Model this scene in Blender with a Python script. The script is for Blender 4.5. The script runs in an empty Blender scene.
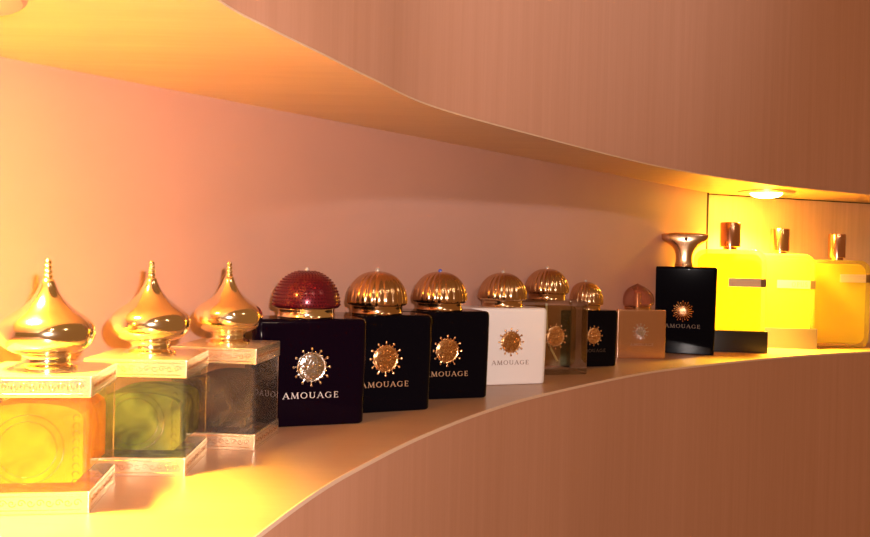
import bpy, bmesh, math, random
from math import sin, cos, pi, radians as R
from mathutils import Vector, Matrix
random.seed(4)
scene = bpy.context.scene
COL = scene.collection

# ------------------------------------------------------------------ materials
def new_mat(name):
    m = bpy.data.materials.new(name); m.use_nodes = True
    nt = m.node_tree
    for n in list(nt.nodes): nt.nodes.remove(n)
    return m, nt, nt.nodes.new('ShaderNodeOutputMaterial')

def node(nt, kind, **kw):
    n = nt.nodes.new(kind)
    for k, v in kw.items():
        if k in n.inputs: n.inputs[k].default_value = v
        else: setattr(n, k, v)
    return n

def rgba(c): return (c[0], c[1], c[2], 1.0)

def pbr(name, col, metal=0.0, rough=0.4, spec=0.5, coat=0.0, noise=0.0, nscale=60.0, bump=0.0, bscale=200.0):
    m, nt, out = new_mat(name)
    b = node(nt, 'ShaderNodeBsdfPrincipled', Metallic=metal, Roughness=rough)
    b.inputs['Base Color'].default_value = rgba(col)
    b.inputs['Specular IOR Level'].default_value = spec
    b.inputs['Coat Weight'].default_value = coat
    b.inputs['Coat Roughness'].default_value = 0.05
    tc = node(nt, 'ShaderNodeTexCoord')
    if noise > 0:
        tx = node(nt, 'ShaderNodeTexNoise', Scale=nscale, Detail=4.0)
        nt.links.new(tc.outputs['Object'], tx.inputs['Vector'])
        cr = node(nt, 'ShaderNodeValToRGB')
        cr.color_ramp.elements[0].position = 0.3; cr.color_ramp.elements[1].position = 0.7
        cr.color_ramp.elements[0].color = rgba([c * (1 - noise) for c in col])
        cr.color_ramp.elements[1].color = rgba([min(1, c * (1 + noise)) for c in col])
        nt.links.new(tx.outputs['Fac'], cr.inputs['Fac'])
        nt.links.new(cr.outputs['Color'], b.inputs['Base Color'])
    if bump > 0:
        tx = node(nt, 'ShaderNodeTexNoise', Scale=bscale, Detail=2.0)
        nt.links.new(tc.outputs['Object'], tx.inputs['Vector'])
        bp = node(nt, 'ShaderNodeBump', Strength=bump, Distance=0.0006)
        nt.links.new(tx.outputs['Fac'], bp.inputs['Height'])
        nt.links.new(bp.outputs['Normal'], b.inputs['Normal'])
    nt.links.new(b.outputs[0], out.inputs[0])
    return m

def wood(name, dark, light, vec_scale, rough=0.38, spec=0.4):
    """veneer: fine streaks; vec_scale stretches the object coordinates across the grain"""
    m, nt, out = new_mat(name)
    b = node(nt, 'ShaderNodeBsdfPrincipled', Roughness=rough)
    b.inputs['Specular IOR Level'].default_value = spec
    tc = node(nt, 'ShaderNodeTexCoord')
    mp = node(nt, 'ShaderNodeMapping'); mp.inputs['Scale'].default_value = vec_scale
    nt.links.new(tc.outputs['Object'], mp.inputs['Vector'])
    n1 = node(nt, 'ShaderNodeTexNoise', Scale=1.0, Detail=6.0, Roughness=0.65)
    n2 = node(nt, 'ShaderNodeTexNoise', Scale=0.22, Detail=3.0)
    nt.links.new(mp.outputs[0], n1.inputs['Vector']); nt.links.new(mp.outputs[0], n2.inputs['Vector'])
    mx = node(nt, 'ShaderNodeMath', operation='ADD')
    nt.links.new(n1.outputs['Fac'], mx.inputs[0]); nt.links.new(n2.outputs['Fac'], mx.inputs[1])
    hv = node(nt, 'ShaderNodeMath', operation='MULTIPLY'); hv.inputs[1].default_value = 0.5
    nt.links.new(mx.outputs[0], hv.inputs[0])
    cr = node(nt, 'ShaderNodeValToRGB')
    cr.color_ramp.elements[0].position = 0.32; cr.color_ramp.elements[0].color = rgba(dark)
    cr.color_ramp.elements[1].position = 0.68; cr.color_ramp.elements[1].color = rgba(light)
    nt.links.new(hv.outputs[0], cr.inputs['Fac'])
    nt.links.new(cr.outputs['Color'], b.inputs['Base Color'])
    nt.links.new(b.outputs[0], out.inputs[0])
    return m

def thin_glass(name, tint, gloss=1.0, haze=0.0, hazecol=(1, 1, 1), rough=0.03):
    """clear glass wall: transparent with tint, Fresnel reflection and a little frosting"""
    m, nt, out = new_mat(name)
    tr = node(nt, 'ShaderNodeBsdfTransparent'); tr.inputs['Color'].default_value = rgba(tint)
    gl = node(nt, 'ShaderNodeBsdfGlossy', Roughness=rough)
    fr = node(nt, 'ShaderNodeFresnel', IOR=1.32)
    ml = node(nt, 'ShaderNodeMath', operation='MULTIPLY'); ml.inputs[1].default_value = gloss
    ad = node(nt, 'ShaderNodeMath', operation='ADD'); ad.inputs[1].default_value = 0.02 * gloss
    nt.links.new(fr.outputs['Fac'], ml.inputs[0])
    nt.links.new(ml.outputs[0], ad.inputs[0])
    mix = node(nt, 'ShaderNodeMixShader')
    nt.links.new(ad.outputs[0], mix.inputs[0])
    nt.links.new(tr.outputs[0], mix.inputs[1]); nt.links.new(gl.outputs[0], mix.inputs[2])
    last = mix
    if haze > 0:
        df = node(nt, 'ShaderNodeBsdfDiffuse'); df.inputs['Color'].default_value = rgba(hazecol)
        tl = node(nt, 'ShaderNodeBsdfTranslucent'); tl.inputs['Color'].default_value = rgba(hazecol)
        a = node(nt, 'ShaderNodeMixShader'); a.inputs[0].default_value = 0.5
        nt.links.new(df.outputs[0], a.inputs[1]); nt.links.new(tl.outputs[0], a.inputs[2])
        h = node(nt, 'ShaderNodeMixShader'); h.inputs[0].default_value = haze
        nt.links.new(mix.outputs[0], h.inputs[1]); nt.links.new(a.outputs[0], h.inputs[2])
        last = h
    nt.links.new(last.outputs[0], out.inputs[0])
    return m

def liquid(name, col, body=0.5, clear=(1, 1, 1), var=0.0):
    """perfume: part clear and tinted, part scattering"""
    m, nt, out = new_mat(name)
    tr = node(nt, 'ShaderNodeBsdfTransparent'); tr.inputs['Color'].default_value = rgba(clear)
    df = node(nt, 'ShaderNodeBsdfDiffuse'); df.inputs['Color'].default_value = rgba(col)
    tl = node(nt, 'ShaderNodeBsdfTranslucent'); tl.inputs['Color'].default_value = rgba(col)
    if var > 0:
        tc = node(nt, 'ShaderNodeTexCoord')
        tx = node(nt, 'ShaderNodeTexNoise', Scale=55.0, Detail=2.0, Distortion=1.2)
        cr = node(nt, 'ShaderNodeValToRGB')
        cr.color_ramp.elements[0].color = rgba([c * (1 - var) for c in col]); cr.color_ramp.elements[0].position = .35
        cr.color_ramp.elements[1].color = rgba([min(1, c * (1 + var * .6)) for c in col]); cr.color_ramp.elements[1].position = .65
        nt.links.new(tc.outputs['Object'], tx.inputs['Vector'])
        nt.links.new(tx.outputs['Fac'], cr.inputs['Fac'])
        for q in (df, tl): nt.links.new(cr.outputs['Color'], q.inputs['Color'])
    a = node(nt, 'ShaderNodeMixShader'); a.inputs[0].default_value = 0.55
    nt.links.new(df.outputs[0], a.inputs[1]); nt.links.new(tl.outputs[0], a.inputs[2])
    mix = node(nt, 'ShaderNodeMixShader'); mix.inputs[0].default_value = body
    nt.links.new(tr.outputs[0], mix.inputs[1]); nt.links.new(a.outputs[0], mix.inputs[2])
    nt.links.new(mix.outputs[0], out.inputs[0])
    return m

def emitter(name, col, strength):
    m, nt, out = new_mat(name)
    e = node(nt, 'ShaderNodeEmission', Strength=strength); e.inputs['Color'].default_value = rgba(col)
    nt.links.new(e.outputs[0], out.inputs[0])
    return m

def scaled_red(name):
    """dark red lacquer with rows of raised scales"""
    m, nt, out = new_mat(name)
    b = node(nt, 'ShaderNodeBsdfPrincipled', Roughness=0.22, Metallic=0.45)
    b.inputs['Base Color'].default_value = rgba((0.12, 0.004, 0.014))
    b.inputs['Coat Weight'].default_value = 0.6
    nt.links.new(b.outputs[0], out.inputs[0])
    return m

M = {}
M['plaster'] = pbr('plaster', (0.51, 0.275, 0.21), rough=0.55, spec=0.25, noise=0.03, nscale=9, bump=0.05, bscale=90)
M['shelf_wood'] = wood('shelf_veneer', (0.44, 0.245, 0.145), (0.49, 0.285, 0.175), (20, 240, 60), rough=0.32, spec=0.45)
M['ceiling_wood'] = wood('niche_ceiling_veneer', (0.64, 0.42, 0.27), (0.74, 0.51, 0.33), (20, 260, 60), rough=0.42)
M['panel_wood'] = wood('upright_veneer', (0.51, 0.245, 0.150), (0.57, 0.285, 0.185), (420, 420, 9), rough=0.42)
M['back_wood'] = wood('end_panel_veneer', (0.66, 0.43, 0.25), (0.80, 0.54, 0.33), (330, 330, 8), rough=0.42)
M['edge_wood'] = wood('edge_veneer', (0.74, 0.50, 0.36), (0.80, 0.56, 0.40), (30, 30, 300), rough=0.30)
M['gap'] = pbr('dark_gap', (0.03, 0.015, 0.01), rough=0.8)
M['gold'] = pbr('gold_plate', (1.0, 0.83, 0.58), 1.0, 0.13, bump=0.06, bscale=160)
M['pale_gold'] = pbr('pale_gold_plate', (0.94, 0.76, 0.53), 0.82, 0.27, bump=0.25, bscale=420)
M['antique_gold'] = pbr('antique_gold', (0.64, 0.40, 0.22), 1.0, 0.17)
M['medal_gold'] = pbr('medallion_gold', (0.72, 0.40, 0.18), 1.0, 0.22, bump=0.5, bscale=520)
M['bright'] = pbr('raised_gold', (1.0, .78, .52), 1.0, .12)
M['bright_silver'] = pbr('raised_silver', (.95, .92, .88), 1.0, .12)
M['silver'] = pbr('medallion_silver', (0.62, 0.56, 0.52), 1.0, 0.20, bump=0.5, bscale=520)
M['ink_silver'] = pbr('silver_print', (0.80, 0.74, 0.70), 0.5, 0.35)
M['ink_gold'] = pbr('gold_print', (0.80, 0.50, 0.30), 0.5, 0.35)
M['ink_brown'] = pbr('brown_print', (0.30, 0.17, 0.13), 0.2, 0.4)
M['ink_dim'] = pbr('dim_print', (0.13, 0.085, 0.06), 0.4, 0.4)
M['plum'] = pbr('plum_black_glass', (0.003, 0.0006, 0.0045), rough=0.08, spec=0.12)
M['black'] = pbr('black_glass', (0.0015, 0.0015, 0.004), rough=0.08, spec=0.12)
M['blue_black'] = pbr('blue_black_lacquer', (0.0012, 0.002, 0.006), rough=0.05, spec=0.10)
M['white'] = pbr('white_lacquer', (0.90, 0.82, 0.80), rough=0.22, spec=0.5)
M['red'] = scaled_red('red_enamel')
M['red_stud'] = pbr('red_stud', (0.16, 0.005, 0.018), 0.75, 0.16)
M['clear'] = thin_glass('clear_glass', (0.97, 0.96, 0.92), 0.8)
M['wall_glass'] = thin_glass('bottle_wall_glass', (0.97, 0.95, 0.89), 0.9, haze=0.05)
M['amber'] = liquid('amber_perfume', (1.0, 0.60, 0.0), 0.9, (1, .75, .05), 0.25)
M['green'] = liquid('green_perfume', (0.30, 0.38, 0.035), 0.62, (.55, .66, .16), 0.6)
M['smoke'] = liquid('pale_perfume', (0.30, 0.19, 0.09), 0.42, (.70, .60, .42), 0.7)
M['pale'] = liquid('straw_perfume', (0.34, 0.24, 0.10), 0.14, (.86, .76, .56), 0.5)
M['yellow'] = liquid('yellow_perfume', (1.0, 0.92, 0.05), 0.88, (1, .9, .1))
M['yellow_glass'] = thin_glass('lemon_glass', (1.0, 0.93, 0.55), 0.5, haze=0.24, hazecol=(1.0, 0.92, 0.35))
M['rose_gold'] = pbr('rose_gold_glass', (0.74, 0.42, 0.26), 0.95, 0.24, coat=0.6)
M['pink_cap'] = thin_glass('pink_resin', (0.90, 0.66, 0.58), 0.8, haze=0.13, hazecol=(0.80, 0.42, 0.34))
M['bronze'] = pbr('brushed_bronze_gold', (0.70, 0.46, 0.27), 1.0, 0.22, bump=0.15, bscale=300)
M['copper'] = pbr('copper_plate', (0.76, 0.40, 0.24), 1.0, 0.16)
M['label_gold'] = pbr('label_plate', (0.90, 0.68, 0.50), 0.45, 0.32)
M['label_end'] = pbr('label_end_plate', (0.30, 0.17, 0.09), 0.8, 0.35)
M['base_black'] = pbr('base_black', (0.010, 0.008, 0.008), rough=0.35)
M['base_taupe'] = pbr('base_taupe', (0.20, 0.15, 0.13), rough=0.4, metal=0.3)
M['chrome'] = pbr('lamp_ring_nickel', (0.80, 0.66, 0.58), 0.9, 0.30)
M['lens'] = emitter('halogen_lens', (1.0, 0.66, 0.10), 100.0)
M['jewel'] = pbr('dark_jewel', (0.10, 0.04, 0.03), rough=0.05, spec=1.0)
M['blue_jewel'] = pbr('blue_jewel', (0.10, 0.12, 0.5), rough=0.05, spec=1.0)
M['clear_jewel'] = pbr('pale_jewel', (0.8, 0.75, 0.72), rough=0.05, spec=1.0, metal=.6)
M['tube'] = pbr('dip_tube', (0.75, 0.62, 0.42), rough=0.3)

# ------------------------------------------------------------------ helpers
def link_mesh(name, bm, mat, parent=None, loc=None, smooth=True, wn=False, sharp=35):
    bmesh.ops.recalc_face_normals(bm, faces=bm.faces)
    me = bpy.data.meshes.new(name); bm.to_mesh(me); bm.free()
    o = bpy.data.objects.new(name, me); COL.objects.link(o)
    me.materials.append(mat)
    if smooth:
        me.polygons.foreach_set('use_smooth', [True] * len(me.polygons))
        me.set_sharp_from_angle(angle=R(sharp))
    if parent: o.parent = parent
    if loc is not None: o.location = loc
    if wn:
        w = o.modifiers.new('normals', 'WEIGHTED_NORMAL'); w.keep_sharp = True; w.weight = 100
    return o

def empty(name, loc, rz, label, cat, group=None):
    o = bpy.data.objects.new(name, None); COL.objects.link(o)
    o.empty_display_size = 0.02
    o.location = loc; o.rotation_euler = (0, 0, R(rz))
    o['label'] = label; o['category'] = cat
    if group: o['group'] = group
    return o

def ring_faces(bm, rings, cap0=True, cap1=True):
    n = len(rings[0])
    vs = [[bm.verts.new(p) for p in r] for r in rings]
    for a, b in zip(vs, vs[1:]):
        for i in range(n):
            j = (i + 1) % n
            bm.faces.new((a[i], a[j], b[j], b[i]))
    if cap0: bm.faces.new(list(reversed(vs[0])))
    if cap1: bm.faces.new(vs[-1])

def rrect(w, d, r, seg=5):
    r = min(r, w / 2 - 1e-5, d / 2 - 1e-5); pts = []
    for cx, cy, a0 in ((w/2-r, d/2-r, 0), (-w/2+r, d/2-r, 90), (-w/2+r, -d/2+r, 180), (w/2-r, -d/2+r, 270)):
        for k in range(seg + 1):
            a = R(a0 + 90 * k / seg); pts.append((cx + r * cos(a), cy + r * sin(a)))
    return pts

def rbox(bm, w, d, z0, z1, rv=.004, rt=.002, rb=.001, taper=1.0, seg=5, es=4, belly=0.0):
    """rounded block: outline w x d, edges rounded rt on top and rb underneath; taper narrows its foot"""
    lv = []
    for k in range(es + 1):
        a = R(90 * k / es); lv.append((z0 + rb * (1 - cos(a)) if False else z0 + rb - rb * cos(a), rb * (1 - sin(a))))
    nm = 8 if belly else 1
    for k in range(1, nm):
        lv.append((z0 + rb + (z1 - rt - z0 - rb) * k / nm, 0))
    for k in range(es + 1):
        a = R(90 * k / es); lv.append((z1 - rt + rt * sin(a), rt * (1 - cos(a))))
    rings = []
    for z, ins in lv:
        t = (z - z0) / (z1 - z0)
        s = taper + (1 - taper) * min(1, t * 1.15) + belly * sin(pi * t)
        rings.append([(x, y, z) for x, y in rrect(w * s - 2 * ins, d * (1 + (s - 1) * .5) - 2 * ins, max(rv - ins, .0006), seg)])
    ring_faces(bm, rings)

def lathe(bm, prof, n=40, c=(0, 0), flute=0, depth=0.0, fr=(0, 1e9)):
    """revolve (z, r) rows; flute > 0 cuts that many ribs between the heights fr"""
    rings = []
    for z, r in prof:
        rg = []
        for i in range(n):
            a = 2 * pi * i / n
            rr = r
            if flute and fr[0] <= z <= fr[1]:
                rr = r * (1 - depth * (1 - abs(sin(a * flute / 2))) ** 1.5)
            rg.append((c[0] + rr * cos(a), c[1] + rr * sin(a), z))
        rings.append(rg)
    ring_faces(bm, rings)

def ball(bm, c, r, seg=8):
    bmesh.ops.create_uvsphere(bm, u_segments=seg, v_segments=max(5, seg * 2 // 3), radius=r,
                              matrix=Matrix.Translation(c))

def tube(bm, pts, r, n=6):
    pts = [Vector(p) for p in pts]; rings = []
    for i, p in enumerate(pts):
        t = (pts[min(i + 1, len(pts) - 1)] - pts[max(i - 1, 0)]).normalized()
        u = t.orthogonal().normalized() if abs(t.y) > .9 else t.cross(Vector((0, 1, 0))).normalized()
        v = t.cross(u)
        rings.append([tuple(p + r * (cos(2*pi*k/n) * u + sin(2*pi*k/n) * v)) for k in range(n)])
    ring_faces(bm, rings)

def prism(bm, poly, y0, y1):
    """extrude an x-z polygon from y0 to y1"""
    a = [bm.verts.new((x, y0, z)) for x, z in poly]; b = [bm.verts.new((x, y1, z)) for x, z in poly]
    n = len(poly)
    bm.faces.new(a); bm.faces.new(list(reversed(b)))
    for i in range(n):
        j = (i + 1) % n; bm.faces.new((a[j], a[i], b[i], b[j]))

# ---- serif capitals, drawn as stroke polygons in a unit-high cell
def stroke(x0, z0, x1, z1, w):
    dx, dz = x1 - x0, z1 - z0; l = math.hypot(dx, dz); nx, nz = -dz / l * w / 2, dx / l * w / 2
    return [(x0 + nx, z0 + nz), (x1 + nx, z1 + nz), (x1 - nx, z1 - nz), (x0 - nx, z0 - nz)]
def vbar(x, w, z0=0., z1=1.): return [(x - w/2, z0), (x + w/2, z0), (x + w/2, z1), (x - w/2, z1)]
def serif(x, z, w=.26): return [(x - w/2, z - .025), (x + w/2, z - .025), (x + w/2, z + .025), (x - w/2, z + .025)]
def arc(cx, cz, rx, rz, a0, a1, t0, t1, n=18):
    """arc whose width swells from t0 (top and foot) to t1 (sides), as quads"""
    out = []
    def P(a, s):
        t = t0 + (t1 - t0) * abs(cos(a))
        return (cx + (rx + s * t / 2) * cos(a), cz + (rz + s * t / 2) * sin(a))
    for k in range(n):
        a, b = R(a0 + (a1 - a0) * k / n), R(a0 + (a1 - a0) * (k + 1) / n)
        out.append([P(a, 1), P(b, 1), P(b, -1), P(a, -1)])
    return out
TK, TN = .115, .055
GLYPH = {
    'A': (.92, [stroke(.10, .02, .44, .98, TN), stroke(.44, 1.0, .82, .02, TK), stroke(.22, .34, .68, .34, TN), serif(.10, .02), serif(.82, .02, .3)]),
    'M': (1.12, [stroke(.14, .02, .20, .98, TN), stroke(.20, .98, .56, .04, TK), stroke(.56, .04, .92, .98, TN), stroke(.90, .98, .98, .02, TK), serif(.14, .02), serif(.98, .02, .28), serif(.16, .98, .2), serif(.96, .98, .2)]),
    'O': (1.0, arc(.5, .5, .40, .46, 0, 360, TN, TK, 28)),
    'U': (.94, [vbar(.18, TK, .34, .98), vbar(.76, TN, .34, .98), serif(.18, .98, .3), serif(.76, .98, .26)] + arc(.47, .34, .29, .29, 180, 360, TN, .11, 14)),
    'G': (.98, arc(.5, .5, .40, .46, 42, 322, TN, TK, 24) + [vbar(.80, TK, .08, .44), serif(.78, .44, .3), vbar(.80, TN, .74, .92)]),
    'E': (.76, [vbar(.20, TK), stroke(.1, .975, .62, .975, .06), stroke(.2, .52, .54, .52, .06), stroke(.1, .025, .66, .025, .06), vbar(.61, .05, .80, .98), vbar(.65, .05, .02, .2), vbar(.54, .05, .44, .60)]),
    'P': (.76, [vbar(.22, TK), serif(.22, .02, .34), serif(.16, .975, .2), stroke(.2, .975, .42, .975, .06), stroke(.2, .46, .42, .46, .06)] + arc(.42, .72, .21, .257, -90, 90, .06, .14, 12)),
    'S': (.66, arc(.33, .73, .20, .235, 30, 270, .07, .12, 14) + arc(.33, .26, .22, .235, -150, 90, .07, .12, 14)),
}
def word(name, text, width, height, xc, z0, y, mat, parent, gap=.16, depth=.00012):
    bm = bmesh.new(); x = 0; polys = []
    for ch in text:
        adv, ps = GLYPH[ch]
        for p in ps: polys.append([(x + a, b) for a, b in p])
        x += adv + gap
    sx = width / (x - gap)
    for p in polys:
        q = [(xc - width / 2 + a * sx, z0 + b * height) for a, b in p]
        prism(bm, q, y, y - depth)
    return link_mesh(name, bm, mat, parent, smooth=False)

def emblem(parent, xc, zc, y, rd, rr, rb, mat, n=12):
    """sun medallion: domed engraved disc with rim, a ring of n rays ending in beads"""
    bm = bmesh.new()
    rings = []
    N = 36
    for hh, r in ((0, rd), (.0007, rd), (.0009, rd * .95), (.0006, rd * .86), (.0009, rd * .80), (.0010, rd * .5), (.0011, rd * .2)):
        rings.append([(xc + r * cos(2*pi*k/N), y - hh, zc + r * sin(2*pi*k/N)) for k in range(N)])
    ring_faces(bm, rings)
    for k in range(n):                                  # rays and beads
        a = 2 * pi * k / n + pi / 2
        ca, sa = cos(a), sin(a)
        tube(bm, [(xc + rd * .9 * ca, y - .0005, zc + rd * .9 * sa), (xc + rr * ca, y - .0005, zc + rr * sa)], rb * .5, 5)
        ball(bm, (xc + rr * ca, y - rb * .7, zc + rr * sa), rb, 8)
        a2 = a + pi / n                                 # pearl rim between rays
        ball(bm, (xc + rd * 1.02 * cos(a2), y - .0006, zc + rd * 1.02 * sin(a2)), rb * .55, 6)
    o = link_mesh('emblem', bm, mat, parent)
    bm = bmesh.new()                                    # arabesque raised on the disc
    for k in range(9):
        a = 2 * pi * k / 7 + .4; far = .58 if k < 7 else .18
        if k >= 7: a = k * pi + .3
        c = (xc + rd * far * cos(a), zc + rd * far * sin(a))
        pts = []
        for s in range(13):
            th = a + s * .55; q = rd * (.05 + .19 * s / 12)
            pts.append((c[0] + q * cos(th), y - .00150, c[1] + q * sin(th)))
        tube(bm, pts, rd * .05, 6)
    link_mesh('arabesque', bm, M['bright'] if mat is M['medal_gold'] else M['bright_silver'], o)
    return o

# ------------------------------------------------------------------ the setting
HZ = 0.230
def smooth_path(pts, n=10):
    out = []
    P = [Vector((a, b, 0)) for a, b in pts]
    for i in range(len(P) - 1):
        p0 = P[max(i - 1, 0)]; p1 = P[i]; p2 = P[i + 1]; p3 = P[min(i + 2, len(P) - 1)]
        for k in range(n):
            t = k / n
            out.append(.5 * ((2 * p1) + (p2 - p0) * t + (2*p0 - 5*p1 + 4*p2 - p3) * t*t + (3*p1 - p0 - 3*p2 + p3) * t**3))
    out.append(P[-1])
    return [(p.x, p.y) for p in out]
def offset(path, d):
    """shift a plan path to its left by d (towards the niche)"""
    out = []
    for i, (x, y) in enumerate(path):
        a = path[max(i - 1, 0)]; b = path[min(i + 1, len(path) - 1)]
        tx, ty = b[0] - a[0], b[1] - a[1]; l = math.hypot(tx, ty)
        out.append((x - ty / l * d, y + tx / l * d))
    return out
LOW = smooth_path([(-.128, -.10), (-.112, .08), (-.094, .24), (-.073, .353), (-.056, .429), (-.037, .488), (-.007, .567), (.041, .668), (.104, .770),
                   (.228, .930), (.326, 1.024), (.440, 1.118), (.541, 1.190), (.650, 1.252), (.80, 1.322), (1.0, 1.40)])
UPP = smooth_path([(-.140, -.10), (-.130, .08), (-.117, .26), (-.100, .377), (-.085, .425), (-.066, .474), (-.042, .537), (-.003, .629), (.087, .757),
                   (.216, .925), (.300, 1.015), (.388, 1.094), (.500, 1.176), (.640, 1.255), (.80, 1.33), (1.0, 1.41)])
WB = [(-.735, -.06), (-.2575, .4977), (.4075, 1.2803)]              # plaster back wall, plan
WP = [(.4075, 1.2803), (.4150, 1.2960), (.569, 1.352), (.735, 1.410), (1.0, 1.495)]

def resample(path, n):
    L = [0]
    for a, b in zip(path, path[1:]): L.append(L[-1] + math.hypot(b[0]-a[0], b[1]-a[1]))
    out = []
    for k in range(n):
        s = L[-1] * k / (n - 1); i = 0
        while i < len(L) - 2 and L[i + 1] < s: i += 1
        t = (s - L[i]) / max(L[i + 1] - L[i], 1e-9)
        out.append((path[i][0] + (path[i+1][0] - path[i][0]) * t, path[i][1] + (path[i+1][1] - path[i][1]) * t))
    return out
BACK = WB[:-1] + WP[:]                      # whole back line of the shelf
def slab(name, path, z0, z1, mat):
    """flat board between a front path and the back line"""
    bm = bmesh.new()
    poly = path + list(reversed(BACK))
    lo = [bm.verts.new((x, y, z0)) for x, y in poly]; hi = [bm.verts.new((x, y, z1)) for x, y in poly]
    f1 = bm.faces.new(list(reversed(lo))); f2 = bm.faces.new(hi)
    n = len(poly)
    for i in range(n):
        j = (i + 1) % n; bm.faces.new((lo[i], lo[j], hi[j], hi[i]))
    bmesh.ops.triangulate(bm, faces=[f1, f2])
    return link_mesh(name, bm, mat, smooth=False)
def curtain(name, path, back, z0, z1, mat, r=0.0, parent=None):
    """upright sheet following a path, back being the same path moved into its thickness"""
    bm = bmesh.new()
    A = [[bm.verts.new((x, y, z)) for x, y in p] for p, z in ((path, z0), (path, z1), (back, z1), (back, z0))]
    n = len(path)
    for q in range(4):
        a, b = A[q], A[(q + 1) % 4]
        for i in range(n - 1): bm.faces.new((a[i], a[i + 1], b[i + 1], b[i]))
    bm.faces.new([A[q][0] for q in range(4)]); bm.faces.new([A[q][-1] for q in range(4)])
    return link_mesh(name, bm, mat, parent, smooth=True, sharp=40)
def struct(o): o['kind'] = 'structure'; return o

sh = slab('shelf', offset(LOW, .018), -.020, 0.0, M['shelf_wood'])
struct(sh)
eb = curtain('edge_band', LOW, offset(LOW, .018), -.0024, 0.0, M['shelf_wood'], parent=sh)
lip = curtain('edge_lip', offset(LOW, -.0008), LOW, -.0024, 0.0, M['edge_wood'], parent=sh)
struct(curtain('wall_lower', LOW, offset(LOW, .018), -.62, -.0024, M['panel_wood']))
struct(curtain('wall_upper', UPP, offset(UPP, .018), HZ + .0012, .72, M['panel_wood']))
cl = slab('ceiling', UPP, HZ, HZ + .0011, M['ceiling_wood']); struct(cl)
struct(curtain('wall_back', WB, offset(WB, .02), -.02, HZ + .018, M['plaster']))
struct(curtain('wall_right', WP[1:], offset(WP[1:], .02), -.02, HZ + .018, M['back_wood']))
gp = [(.4060, 1.2790), (.4090, 1.2790), (.4150, 1.2958)]
struct(curtain('trim_1', gp, offset(gp, .02), 0, HZ, M['gap']))
# shadow gap where the end panel meets the ceiling
struct(curtain('trim_2', offset(WP[1:], -.0012), offset(WP[1:], .0005), HZ - .0016, HZ, M['gap']))

# ------------------------------------------------------------------ downlights
def downlight(x, y, label, power, cone, blend):
    t = empty('downlight', (x, y, HZ), 0, label, 'lamp', 'downlights in the niche ceiling')
    bm = bmesh.new()
    n = 48; rings = []
    for z, r in ((0, .0394), (-.0022, .0394), (-.0038, .0375), (-.0042, .033), (-.0034, .0245), (-.0030, .0226), (0, .0226)):
        rings.append([(r * cos(2*pi*k/n), r * sin(2*pi*k/n), z) for k in range(n)])
    ring_faces(bm, rings, False, False)
    link_mesh('ring', bm, M['chrome'], t)
    bm = bmesh.new()
    lathe(bm, [(-.0095, .003), (-.0092, .010), (-.0080, .016), (-.0060, .0200), (-.0035, .0220), (-.0005, .0222)], 40)
    link_mesh('lens', bm, M['lens'], t)
    l = bpy.data.lights.new('halogen', 'SPOT'); l.energy = power; l.color = (1.0, 0.70, 0.06)
    l.spot_size = R(cone); l.spot_blend = blend; l.shadow_soft_size = 0.018
    o = bpy.data.objects.new('halogen_light', l); COL.objects.link(o)
    o.parent = t; o.location = (0, 0, -.0125)
    return t
downlight(-.2205, .3640, 'round ceiling downlight above the amber flacon, cut by the upper left edge', 60.0, 90, 1.0)
downlight(.4795, 1.238, 'small round glowing ceiling downlight above the yellow bottles', 48.0, 136, 1.0)

# ------------------------------------------------------------------ square flacons with onion stoppers
def scroll_panel(bm, xc, zc, w, h, plane, off, r=.00018, n=4):
    """a frieze of running scrolls; plane 'f' = facing -y at y=off, 's' = facing +x at x=off"""
    cell = w / n
    for k in range(n):
        c = xc - w / 2 + cell * (k + .5); sg = 1 if k % 2 else -1
        pts = []
        for s in range(15):
            th = s * .52; q = min(h * .42, cell * .46) * (1 - s / 17)
            a, b = c + q * cos(th), zc + sg * q * sin(th)
            pts.append((a, off, b) if plane == 'f' else (off, a, b))
        tube(bm, pts, r, 4)
    for z in (zc - h * .5, zc + h * .5):
        a, b = xc - w / 2, xc + w / 2
        tube(bm, [(a, off, z), (b, off, z)] if plane == 'f' else [(off, a, z), (off, b, z)], r, 4)

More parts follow.
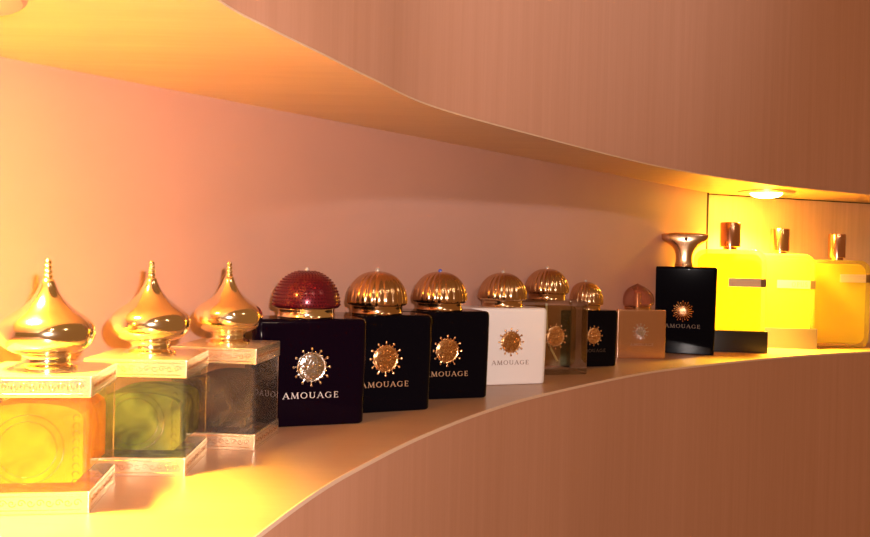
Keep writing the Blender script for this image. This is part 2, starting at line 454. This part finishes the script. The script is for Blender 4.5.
def flacon(loc, rz, label, liq, head=.0085, s=.0535):
    t = empty('perfume_flacon', loc, rz, label, 'perfume bottle', 'square flacons with onion stoppers')
    H = .0615; pz = .0100; lz = H - .0098
    bm = bmesh.new(); rbox(bm, s, s, 0, pz, .0008, .0008, .0004, seg=2, es=2)
    p = link_mesh('plinth', bm, M['pale_gold'], t, wn=True)
    bm = bmesh.new(); scroll_panel(bm, 0, pz / 2, s * .88, pz * .62, 'f', -s/2, n=12); scroll_panel(bm, 0, pz / 2, s * .88, pz * .62, 's', s/2, n=12)
    link_mesh('engraving', bm, M['antique_gold'], p)
    bm = bmesh.new(); rbox(bm, s - .0006, s - .0006, pz + .0001, lz - .0001, .0022, .0006, .0006, seg=3, es=2)
    g = link_mesh('glass_body', bm, M['wall_glass'], t, wn=True)
    # arched perfume chamber
    bm = bmesh.new(); w = s - .0085; z0, z1 = pz + .0030, lz - .0075 - head
    poly = [(-w/2, z0 + .003), (-w/2 + .003, z0), (w/2 - .003, z0), (w/2, z0 + .003)]
    for k in range(13):
        a = pi * k / 12; poly.append((w / 2 * cos(a), z1 + .0075 * sin(a) ** .8))
    prism(bm, poly, -w / 2, w / 2)
    link_mesh('perfume', bm, liq, t, sharp=30)
    # moulded ring and corner sprays on the glass front
    bm = bmesh.new(); zc = (pz + lz) / 2 - .002
    for rr in (.0155, .0125):
        tube(bm, [(rr * cos(2*pi*k/32), -s/2 + .0002, zc + rr * sin(2*pi*k/32)) for k in range(33)], .00035, 5)
    for sx in (-1, 1):
        for k in range(9):
            z = pz + .004 + k * .0036
            tube(bm, [(sx * (s/2 - .0062) + .0015 * cos(j), -s/2 + .0002, z + .0015 * sin(j)) for j in (0, 1, 2, 3, 4)], .00030, 4)
    link_mesh('moulding', bm, M['clear'], g)
    bm = bmesh.new(); rbox(bm, s, s, lz, H, .0008, .0007, .0007, seg=2, es=2)
    c = link_mesh('lid', bm, M['pale_gold'], t, wn=True)
    bm = bmesh.new(); zz = (lz + H) / 2
    scroll_panel(bm, 0, zz, s * .88, .0062, 'f', -s/2, n=12); scroll_panel(bm, 0, zz, s * .88, .0062, 's', s/2, n=12)
    link_mesh('engraving', bm, M['antique_gold'], c)
    b = H
    bm = bmesh.new()
    lathe(bm, [(b, .0138), (b+.0012, .0140), (b+.0024, .0128), (b+.0030, .0112), (b+.0040, .0106), (b+.0062, .0106), (b+.0072, .0112)], 44)
    link_mesh('collar', bm, M['gold'], t, sharp=50)
    bm = bmesh.new()
    lathe(bm, [(b+.0072, .0120), (b+.0082, .0148), (b+.0096, .0176), (b+.0116, .0198), (b+.0140, .0210), (b+.0168, .0215), (b+.0196, .0211),
               (b+.0222, .0196), (b+.0246, .0170), (b+.0268, .0138), (b+.0292, .0105), (b+.0318, .0079), (b+.0346, .0059), (b+.0374, .0044), (b+.0400, .0034), (b+.0420, .0028), (b+.0424, .0020)], 48)
    st = link_mesh('stopper', bm, M['gold'], t, sharp=60)
    bm = bmesh.new()
    prof = [(b+.0420, .0016)]
    for k in range(4):
        z = b + .0424 + k * .0022; r = .0023 - k * .00020
        prof += [(z, r * .70), (z + .0005, r * .95), (z + .0011, r), (z + .0017, r * .95), (z + .0021, r * .70)]
    prof += [(b+.0514, .0010), (b+.0519, .0003)]
    lathe(bm, prof, 20)
    link_mesh('finial', bm, M['gold'], st, sharp=50)
    return t
flacon((-.1825, .4010, 0), 9, 'nearest square flacon, filled with bright amber perfume', M['amber'], .0030)
flacon((-.1570, .4710, 0), 3, 'square flacon of green perfume under a gold onion stopper', M['green'])
flacon((-.1302, .5385, 0), -5, 'square flacon of colourless perfume standing beside the red-domed bottle', M['smoke'])

# ------------------------------------------------------------------ domed bottles
def dome_cap(t, b, k, mat, tip, n=22, depth=.045, hf=1.07):
    """melon dome on a collar; b = height of the shoulder, k = scale"""
    bm = bmesh.new()
    lathe(bm, [(b, .0200*k), (b+.0008*k, .0204*k), (b+.0020*k, .0198*k), (b+.0050*k, .0198*k), (b+.0056*k, .0202*k), (b+.0064*k, .0202*k)], 44)
    link_mesh('collar', bm, M['antique_gold'] if mat is not M['red'] else M['gold'], t, sharp=40)
    prof = [(b+.0064*k, .0190*k), (b+.0068*k, .0222*k), (b+.0078*k, .0236*k), (b+.0092*k, .0240*k)]
    for i in range(1, 15):
        a = R(90 * i / 15); prof.append((b + (.0092 + .0225 * hf * sin(a) ** 1.02) * k, .0240 * k * cos(a) ** .86))
    prof.append((b + (.0094 + .0225 * hf) * k, .0008 * k))
    bm = bmesh.new()
    lathe(bm, prof, n * 8, flute=n if depth else 0, depth=depth, fr=(b + .0075*k, 9))
    d = link_mesh('dome_cap', bm, mat, t, sharp=75)
    bm = bmesh.new(); ball(bm, (0, 0, b + (.0097 + .0225 * hf)*k), .0019*k, 12)
    link_mesh('tip', bm, tip, d)
    return d, prof

def dome_bottle(loc, rz, label, body, cap, tip, med, ink, k=1.0, taper=.97, txt=(.0395, .0042), ez=.0412, tz=.0195, text=True, size=(.0812, .042, .0745), er=(.0103, .0127, .00112), hf=1.07):
    t = empty('perfume_bottle', loc, rz, label, 'perfume bottle')
    w, d, h = [q * k for q in size]
    bm = bmesh.new(); rbox(bm, w, d, 0, h, .0066*k, .0036*k, .0020*k, taper=taper, seg=6, es=4, belly=.004)
    link_mesh('body', bm, body, t, wn=True)
    # the foot is narrower, so the front face leans very slightly
    yf = -d / 2 * 1.002
    emblem(t, 0, ez * k, yf, er[0]*k, er[1]*k, er[2]*k, med)
    if text: word('lettering', 'AMOUAGE', txt[0]*k, txt[1]*k, 0, tz*k, yf + .0002, ink, t, depth=.0004)
    dm = dome_cap(t, h, k, cap, tip, depth=0 if cap is M['red'] else .045, hf=hf)
    return t, dm
GB = 'bottles with sun emblem'
t, (dm, prof) = dome_bottle((-.0915, .6085, 0), 21, 'plum-black bottle with dark red domed cap and silver sun emblem', M['plum'], M['red'], M['clear_jewel'], M['silver'], M['ink_silver'])
bm = bmesh.new()                                                # rows of raised scales on the red dome
for j in range(1, 15):
    z, r = prof[3 + j - 1]
    cnt = max(8, int(2 * pi * r / .0023))
    for i in range(cnt):
        a = 2 * pi * (i + .5 * (j % 2)) / cnt
        bmesh.ops.create_icosphere(bm, subdivisions=1, radius=.00062, matrix=Matrix.Translation((r * cos(a), r * sin(a), z)))
link_mesh('scales', bm, M['red_stud'], dm)
dome_bottle((-.0450, .6680, 0), 25, 'black bottle with gold domed cap, standing beside the red-domed one', M['black'], M['antique_gold'], M['clear_jewel'], M['medal_gold'], M['ink_gold'])
dome_bottle((.0046, .7382, 0), 20.5, 'black bottle with gold domed cap and blue tip, standing beside the white bottle', M['black'], M['antique_gold'], M['blue_jewel'], M['medal_gold'], M['ink_gold'])
dome_bottle((.0667, .8320, 0), 21, 'white bottle with gold sun emblem under a gold dome', M['white'], M['antique_gold'], M['clear_jewel'], M['medal_gold'], M['ink_brown'], size=(.0812, .042, .0738))
dome_bottle((.1760, .9900, 0), 24, 'smallest black bottle, gold domed, between the clear bottle and the rose gold one', M['black'], M['antique_gold'], M['clear_jewel'], M['medal_gold'], M['ink_dim'], k=.87, hf=1.25)

# clear glass bottle
t = empty('perfume_bottle', (.1205, .9120, 0), 21, 'clear glass bottle with gold dome, partly hidden behind the white bottle', 'perfume bottle')
w, d, h = .0812, .042, .0785
bm = bmesh.new(); rbox(bm, w, d, 0, h, .0040, .0016, .0012, seg=5, es=3)
g = link_mesh('glass_body', bm, M['clear'], t, wn=True)
bm = bmesh.new(); rbox(bm, w - .018, d - .013, .0085, h - .0065, .0075, .004, .006, seg=5, es=4)
link_mesh('perfume', bm, M['pale'], t, wn=True)
bm = bmesh.new()
tube(bm, [(0, 0, h - .004), (.001, 0, .05), (.006, .001, .028), (.016, .002, .012)], .0013, 8)
link_mesh('dip_tube', bm, M['tube'], t)
emblem(t, 0, .041, -d / 2, .0103, .0127, .00112, M['medal_gold'])
dome_cap(t, h, 1.0, M['antique_gold'], M['clear_jewel'])

# small rose gold bottle with a pointed pink cap
t = empty('perfume_bottle', (.2605, 1.0900, 0), 6, 'small rose gold bottle with a pointed translucent pink cap', 'perfume bottle')
w, d, h = .0645, .036, .0620
bm = bmesh.new(); rbox(bm, w, d, 0, h, .0026, .0014, .0010, seg=4, es=3)
link_mesh('body', bm, M['rose_gold'], t, wn=True)
emblem(t, -.001, .0345, -d / 2, .0060, .0096, .0008, M['silver'], 12)
word('lettering', 'AMOUAGE', .031, .0036, .001, .0160, -d / 2 + .00005, M['ink_brown'], t)
bm = bmesh.new(); lathe(bm, [(h, .0170), (h+.0006, .0174), (h+.0028, .0174), (h+.0034, .0168)], 40)
link_mesh('collar', bm, M['antique_gold'], t, sharp=40)
bm = bmesh.new()
lathe(bm, [(h+.0034, .0150), (h+.0042, .0185), (h+.0065, .0206), (h+.0100, .0212), (h+.0140, .0210), (h+.0180, .0196), (h+.0215, .0172), (h+.0245, .0142), (h+.0272, .0106), (h+.0295, .0066), (h+.0312, .0030), (h+.0328, .0003)], 44)
c = link_mesh('cap', bm, M['pink_cap'], t, sharp=70)
bm = bmesh.new(); pr = [(h+.0036, .0050)]
for k in range(9): pr += [(h+.0040 + k*.0019, .0044), (h+.0049 + k*.0019, .0055), (h+.0057 + k*.0019, .0044)]
pr.append((h+.0215, .001))
lathe(bm, pr, 24); link_mesh('core', bm, M['gold'], c, sharp=70)

# tall black bottle with a flared stopper
t = empty('perfume_bottle', (.3395, 1.1600, 0), -16, 'tall black bottle with a flared gold hilt-shaped stopper', 'perfume bottle')
w, d, h = .0865, .034, .1175
bm = bmesh.new(); rbox(bm, w, d, 0, h, .0050, .0030, .0016, taper=.955, seg=6, es=4)
link_mesh('body', bm, M['blue_black'], t, wn=True)
emblem(t, .000, .0578, -d / 2, .0072, .0134, .0010, M['medal_gold'], 12)
emb = t.children[-1]
bm = bmesh.new()
for k in range(12):
    a = 2 * pi * (k + .5) / 12
    tube(bm, [(0 + .0065 * cos(a), -d/2 - .0004, .0578 + .0065 * sin(a)), (0 + .0112 * cos(a), -d/2 - .0004, .0578 + .0112 * sin(a))], .0007, 5)
    ball(bm, (0 + .0115 * cos(a), -d/2 - .0006, .0578 + .0115 * sin(a)), .0009, 6)
link_mesh('short_rays', bm, M['medal_gold'], emb)
word('lettering', 'AMOUAGE', .046, .0050, 0, .0350, -d / 2 + .0001, M['ink_dim'], t)
bm = bmesh.new()
lathe(bm, [(h, .0128), (h+.0010, .0130), (h+.0030, .0122)], 36)
link_mesh('collar', bm, M['antique_gold'], t)
bm = bmesh.new(); rings = []
for z, hx, hy in ((.0030, .0122, .0105), (.0060, .0112, .0100), (.0120, .0108, .0098), (.0180, .0116, .0100), (.0230, .0136, .0104), (.0270, .0165, .0108), (.0305, .0205, .0112),
                  (.0335, .0255, .0116), (.0360, .0292, .0118), (.0385, .0306, .0118), (.0415, .0312, .0116), (.0440, .0314, .0112), (.0455, .0306, .0104), (.0462, .0285, .0090), (.0464, .0200, .0055)):
    rg = []
    for k in range(48):
        a = 2 * pi * k / 48; p = .72
        sx = math.copysign(abs(cos(a)) ** p, cos(a)); sy = math.copysign(abs(sin(a)) ** p, sin(a))
        dip = -.0012 * (sx ** 2) if z > .044 else 0
        rg.append((hx * sx, hy * sy, h + z + dip))
    rings.append(rg)
ring_faces(bm, rings)
st = link_mesh('stopper', bm, M['bronze'], t, sharp=60)
bm = bmesh.new(); bmesh.ops.create_uvsphere(bm, u_segments=8, v_segments=5, radius=.0028, matrix=Matrix.Translation((.002, -.0108, h + .0375)))
link_mesh('jewel', bm, M['jewel'], st, smooth=False)

# ------------------------------------------------------------------ yellow bottles by the end panel
def opus(loc, rz, label, w, hgt, capr, caph, lab_z, lab_x0, lab_w, zb=0.0, text=None, d=.030):
    t = empty('perfume_bottle', (loc[0], loc[1], zb), rz, label, 'perfume bottle')
    def plate(bm, w, h, d, r, z0):
        q = bmesh.new(); rbox(q, w, h, -d/2, d/2, r, .003, .003, seg=8, es=4)
        bmesh.ops.transform(q, matrix=Matrix.Translation((0, 0, z0 + h / 2)) @ Matrix.Rotation(R(90), 4, 'X'), verts=q.verts)
        me = bpy.data.meshes.new('tmp'); q.to_mesh(me); q.free(); bm.from_mesh(me); bpy.data.meshes.remove(me)
    bm = bmesh.new(); plate(bm, w, hgt, d, .0160, 0)
    g = link_mesh('glass_body', bm, M['yellow_glass'], t, wn=True)
    bm = bmesh.new(); plate(bm, w - .010, hgt - .012, d - .008, .0130, .006)
    link_mesh('perfume', bm, M['yellow'], t, wn=True)
    bm = bmesh.new(); lathe(bm, [(hgt, .0095), (hgt + .004, .0095), (hgt + .0045, .0088)], 32)
    link_mesh('neck', bm, M['copper'], t)
    z = hgt + .0035
    bm = bmesh.new(); lathe(bm, [(z, capr * .93), (z + .0006, capr), (z + caph - .0012, capr), (z + caph - .0004, capr * .97), (z + caph, capr * .90)], 40)
    link_mesh('cap', bm, M['copper'], t, sharp=45)
    bm = bmesh.new()
    x1 = lab_x0 + lab_w
    prism(bm, [(lab_x0, lab_z), (x1, lab_z), (x1, lab_z + .0120), (lab_x0, lab_z + .0120)], -d/2 - .0006, -d/2 + .0002)
    lb = link_mesh('label_plate', bm, M['label_gold'], t, smooth=False)
    bm = bmesh.new()
    prism(bm, [(x1, lab_z), (x1 + .0075, lab_z), (x1 + .0075, lab_z + .0120), (x1, lab_z + .0120)], -d/2 - .0007, -d/2 + .0003)
    link_mesh('label_end', bm, M['label_end'], lb, smooth=False)
    if text: word('lettering', text, .0225, .0068, lab_x0 + lab_w * .68, lab_z + .0026, -d/2 - .0006, M['ink_brown'], lb, depth=.0003)
    return t
def holder(loc, rz, label, mat, w, d, h):
    """open-topped base: floor and four walls around the foot of a bottle"""
    t = 0.0028
    bm = bmesh.new()
    o = rrect(w, d, .0008, 2); i = rrect(w - 2*t, d - 2*t, .0008, 2)
    ring_faces(bm, [[(x, y, .0022) for x, y in i], [(x, y, h) for x, y in i], [(x, y, h) for x, y in o], [(x, y, 0) for x, y in o]])
    b = link_mesh('display_base', bm, mat, None, loc, smooth=True, sharp=30)
    b.rotation_euler = (0, 0, R(rz)); b['label'] = label; b['category'] = 'stand'
    return b
B1 = (.4165, 1.2030); B2 = (.5180, 1.2790); B3 = (.6165, 1.3060)
holder((B1[0], B1[1], 0), -6, 'black open-topped base around the foot of the leftmost yellow bottle', M['base_black'], .1005, .0366, .0300)
holder((B2[0], B2[1], 0), -9, 'taupe open-topped base around the foot of the middle yellow bottle', M['base_taupe'], .1032, .0366, .0300)
opus(B1, -6, 'leftmost of three yellow bottles, standing in the black base', .0945, .1410, .0140, .0350, .0890, -.004, .0435, .0024)
opus(B2, -9, 'middle of three yellow bottles, standing in the taupe base', .0965, .1380, .0134, .0345, .0870, -.006, .0465, .0024, text='OPUS')
opus(B3, 4, 'rightmost of three yellow bottles, standing directly on the shelf', .0940, .1335, .0124, .0365, .1000, -.002, .0405, 0.0)

# ------------------------------------------------------------------ light
def area(name, loc, target, energy, size, col, shape='DISK'):
    l = bpy.data.lights.new(name, 'AREA'); l.energy = energy; l.size = size; l.color = col; l.shape = shape
    o = bpy.data.objects.new(name, l); COL.objects.link(o); o.location = loc
    o.rotation_euler = (Vector(target) - Vector(loc)).to_track_quat('-Z', 'Y').to_euler()
    return o
# the camera's flash, just right of and above the lens
fl = bpy.data.lights.new('camera_flash', 'POINT'); fl.energy = 14.5; fl.color = (1.0, .86, .80); fl.shadow_soft_size = .006
fo = bpy.data.objects.new('camera_flash', fl); COL.objects.link(fo); fo.location = (.030, -.01, .150)
# shop spotlights behind the camera
for i, (x, y, z) in enumerate(((.9, -1.0, 1.5), (.1, -1.6, 1.6), (1.9, -.2, 1.5), (-.5, -1.2, 1.5), (1.4, -1.8, 1.6))):
    area('shop_light', (x, y, z), (.25, .9, .1), 2.0, .06, (1.0, .72, .45))

# added fill spot, no visible fixture, brightening the upper panelling
sl = bpy.data.lights.new('upper_panel_fill', 'SPOT'); sl.energy = 68; sl.color = (.96, .93, 1.0); sl.spot_size = R(46); sl.spot_blend = 1.0; sl.shadow_soft_size = .05
so = bpy.data.objects.new('upper_panel_fill', sl); COL.objects.link(so); so.location = (.75, -.55, 1.0)
so.rotation_euler = (Vector((.05, .75, .72)) - Vector(so.location)).to_track_quat('-Z', 'Y').to_euler()

w = bpy.data.worlds.new('World'); scene.world = w; w.use_nodes = True
bg = w.node_tree.nodes['Background']; bg.inputs[0].default_value = (1.0, .43, .13, 1); bg.inputs[1].default_value = .26

# ------------------------------------------------------------------ camera
cam = bpy.data.cameras.new('Camera'); co = bpy.data.objects.new('Camera', cam); COL.objects.link(co)
cam.sensor_width = 36; cam.lens = 35.17; cam.clip_start = .01; cam.clip_end = 50
co.matrix_world = Matrix.Translation((0, 0, .116)) @ Matrix.Rotation(R(90 - .438), 4, 'X') @ Matrix.Rotation(R(1.35), 4, 'Z')
scene.camera = co
vs = scene.view_settings
vs.view_transform = 'Standard'; vs.look = 'None'; vs.gamma = 1; vs.use_curve_mapping = False; vs.exposure = 0.0
scene.cycles.use_denoising = True
scene.cycles.max_bounces = 14; scene.cycles.transparent_max_bounces = 24
scene.cycles.sample_clamp_indirect = 30
